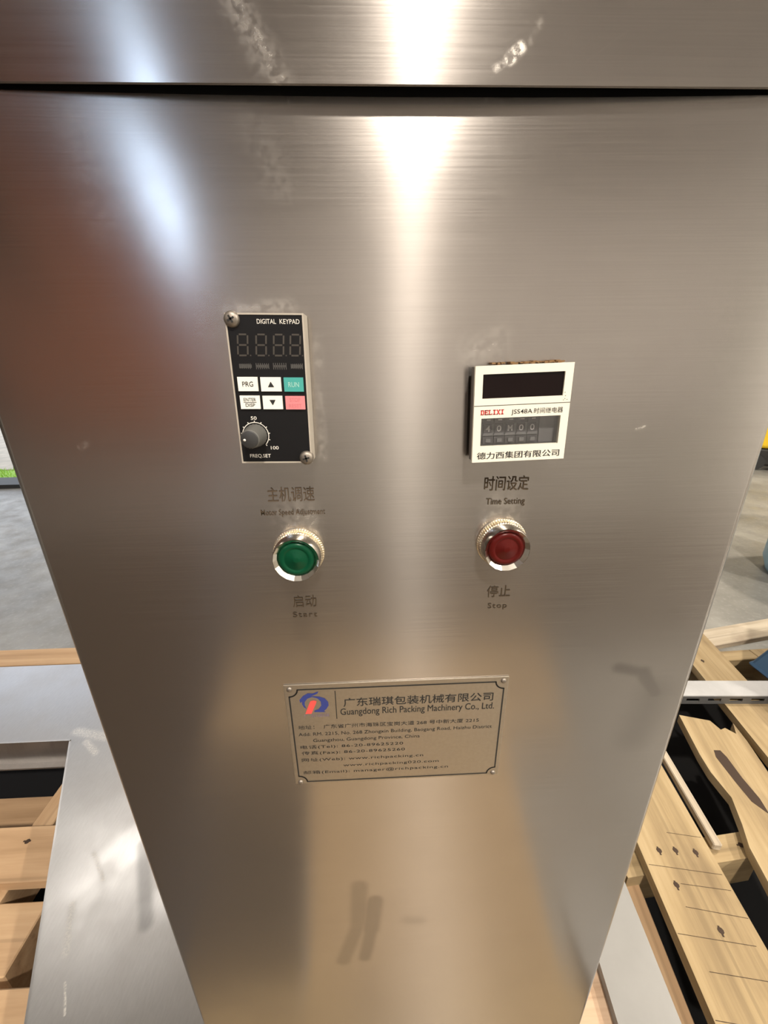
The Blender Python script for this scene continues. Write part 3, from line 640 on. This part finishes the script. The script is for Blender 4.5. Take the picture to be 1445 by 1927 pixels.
for by in (.44, .665): board('deck_board', (1.15, by), (1.68, by), .10, ZP - .0005, .022, M_YEL, rp, (), RO_)
for bx in (1.22, 1.60): board('stringer', (bx, .30), (bx, .80), .042, ZP - .0225, .112, M_YEL, rp, (), RO_)
pk0, pk1 = gp(1060, 1850, ZP), gp(1180, 1850, ZP)
board('deck_board', (-.20, .095), (.338, .095), .115, ZP, .022, M_PINK, rp, ((.50, .015),), RO_)
board('stringer', (.0, -.05), (.0, .85), .042, ZP - .022, .10, M_PINE, rp, (), RO_)
board('stringer', (.30, -.05), (.30, .85), .042, ZP - .022, .10, M_PINE, rp, (), RO_)
board('deck_board', (-.20, .36), (.338, .36), .115, ZP, .022, M_PINK, rp, (), RO_)

M_SHADE = mat('shade_black', (.008, .008, .009), .9, 0, .15)
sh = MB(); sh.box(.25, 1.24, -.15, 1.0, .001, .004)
tag(sh.build('shade_sheet', M_SHADE), 'black sheet standing in for the shade under the right pallet', 'sheet')  # black layer put where the gaps between the boards lie in shade
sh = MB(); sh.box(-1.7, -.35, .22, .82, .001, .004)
tag(sh.build('shade_sheet', M_SHADE), 'black sheet standing in for the shade under the grey steel deck', 'sheet')  # black layer painting the shade below the deck lip
ply = MB(); ply.prism([(-.5, -.97), (.62, -.97), (.56, -.66), (.35, -.60), (.30, -.135), (-.12, -.135), (-.19, -.64), (-.5, -.66)], .001, .019); tag(ply.build('reflection_sheet', wood('reflection_warm_brown', (.27, .19, .105), (.37, .27, .155), (.44, .33, .20), .3)), 'unseen brown sheet added in front of the cabinet for its warm reflection', 'board')  # unseen sheet added to give the lower panel its brown reflection
mt = MB(); mt.box(-2.2, 4.5, -2.2, -1.0, .001, .012); mt.box(-2.2, -.51, -1.0, -.17, .001, .012); mt.prism([(-.51, -.65), (-.20, -.63), (-.14, -.17), (-.51, -.17)], .001, .012); tag(mt.build('dark_reflection_mat', mat('reflection_dark_brown', (.05, .036, .022), .7)), 'unseen dark brown mat added for the dark reflections in the panel', 'mat')  # unseen mat, added and outlined to mirror as dark areas in the panel
rail = MB(); ra, rb_ = gp(1175, 1662, .155), gp(1280, 1925, .155); rc_, rd_ = gp(1125, 1787, .155), gp(1182, 1925, .155)
dr = (ra - rb_).normalized(); nr_ = Vector((-dr.y, dr.x, 0)); a0 = rb_ - dr * .2; a1 = ra + dr * .16; wr = .085
for off, wd_, zt, zb_ in ((0, .003, .155, .1415), (wr - .003, .003, .155, .1415)):
    q0 = a0 + nr_ * off; q1 = a1 + nr_ * off; e = nr_ * wd_
    rail.prism([(q0.x, q0.y), (q1.x, q1.y), (q1.x + e.x, q1.y + e.y), (q0.x + e.x, q0.y + e.y)], zb_, zt)
e = nr_ * wr; rail.prism([(a0.x, a0.y), (a1.x, a1.y), (a1.x + e.x, a1.y + e.y), (a0.x + e.x, a0.y + e.y)], .155, .158)
M_RAIL = painted('rail_grey', (.25, .248, .245), .08, 8, .45)
tag(rail.build('steel_rail', M_RAIL), 'pale grey steel rail lying between the cabinet and the wide pallet board', 'rail')
# slotted channel bar across the right pallet
ZS = .168
q0, q1 = gp(1290, 1281, ZS), gp(1445, 1281, ZS); d5 = (q1 - q0).normalized(); q0 = q0 - d5 * .5; q1 = q1 + d5 * .02
n5 = Vector((-d5.y, d5.x, 0)); f5 = gp(1288, 1309, ZS); wS = (q0 - f5).dot(n5); L5 = (q1 - q0).length
ch = thing('channel_bar', 'whitish slotted steel channel laid across the right pallet boards', 'bar', (q0.x, q0.y, ZP), math.atan2(d5.y, d5.x))
M_GALV = painted('galvanised', (.38, .38, .39), .12, 14, .45)
top = MB(); top.box(0, L5, -wS, 0, ZS - ZP - .003, ZS - ZP); top.box(0, L5, -.003, 0, 0, ZS - ZP - .003)
top.build('channel', M_GALV, ch)
sl_ = MB(); xs = [0.0]; hol = set(); i = 0
while xs[-1] < L5 - .08:
    xs.append(xs[-1] + .022); xs.append(xs[-1] + .034); hol.add((2 * i + 1, 1)); i += 1
xs.append(L5)
sl_.holed(xs, [.0, .008, .018, ZS - ZP - .003], hol, -wS, -wS + .003); sl_.build('slotted_web', mat('dark_galv', (.12, .12, .12), .5, .4), ch, label='dark slotted face of the channel')

# ------------------------------------------------------------------ things behind on the right
M_BLUE = painted('blue_plastic', (.020, .075, .16), .1, 5, .4)
bc = gp(1398, 1245, ZP); bt = thing('storage_bin', 'dark blue plastic container standing on the far end of the right pallet', 'container', (bc.x + .26, bc.y - .20, ZP))
bn = MB(); v = []
for hx, hy, z in ((.26, .20, 0), (.25, .19, .012), (.15, .12, .30), (.15, .12, .34)): v += [(-hx, -hy, z), (hx, -hy, z), (hx, hy, z), (-hx, hy, z)]
f = [(0, 3, 2, 1), (12, 13, 14, 15)]
for j in range(3): f += [(4 * j + i, 4 * j + (i + 1) % 4, 4 * j + 4 + (i + 1) % 4, 4 * j + 4 + i) for i in range(4)]
bn.add(v, f).build('tub', M_BLUE, bt, bevel=.012, seg=3)
MB().lathe_z([(.06, .34), (.06, .38), (.055, .385)], 0, 0, 32).build('cap', M_BLUE, bt)
dp_ = gp(1441, 1062, 0)
dm = MB(); r = .26
tray = (dp_ - Vector((0, -DIST, H))); tray.z = 0; tray.normalize(); side = Vector((tray.y, -tray.x, 0)); dc_ = Vector((dp_.x, dp_.y, 0)) + side * r * .90
dm.lathe_z([(r * .92, 0), (r * .94, .02), (r, .06), (r * 1.0, .28), (r * 1.02, .29), (r * 1.02, .32), (r, .33), (r, .56), (r * .96, .60), (r * .9, .61)], 0, 0, 48)
tag(dm.build('drum', painted('pale_blue_plastic', (.32, .50, .62), .08, 5, .4), loc=dc_), 'pale blue plastic drum standing on the concrete at the right edge', 'drum')
yb_ = gp(1432, 882, 0)
fm = thing('floor_sweeper', 'yellow floor sweeper with black skirt far back at the right edge', 'machine', (yb_.x + .30, yb_.y + .02, 0), -.7)
MB().box(-.36, .36, -.28, .28, .04, .20).build('skirt', mat('black_rubber', (.015, .014, .013), .6), fm, bevel=.02)
yb2 = MB(); yb2.box(-.38, .38, -.29, .29, .20, .52); yb2.box(-.30, .05, -.22, .22, .52, .68); yb2.build('body', painted('yellow_paint', (.72, .48, .02), .08, 4, .4), fm, bevel=.03, seg=3)
for wx in (-.28, .28):
    for wy in (-.29, .25):
        q = MB(); q.lathe_y([(.07, wy), (.07, wy + .04)], 24, wx, .07); q.f.append(list(range(24))); q.m.append(0); q.s.append(False); q.build('wheel', mat('wheel_rubber', (.02, .02, .02), .7), fm)
hd = MB(); hd.box(.30, .33, -.22, -.19, .5, 1.0); hd.box(.30, .33, .19, .22, .5, 1.0); hd.box(.30, .33, -.22, .22, .97, 1.0); hd.build('handle', mat('handle_black', (.02, .02, .02), .5), fm)
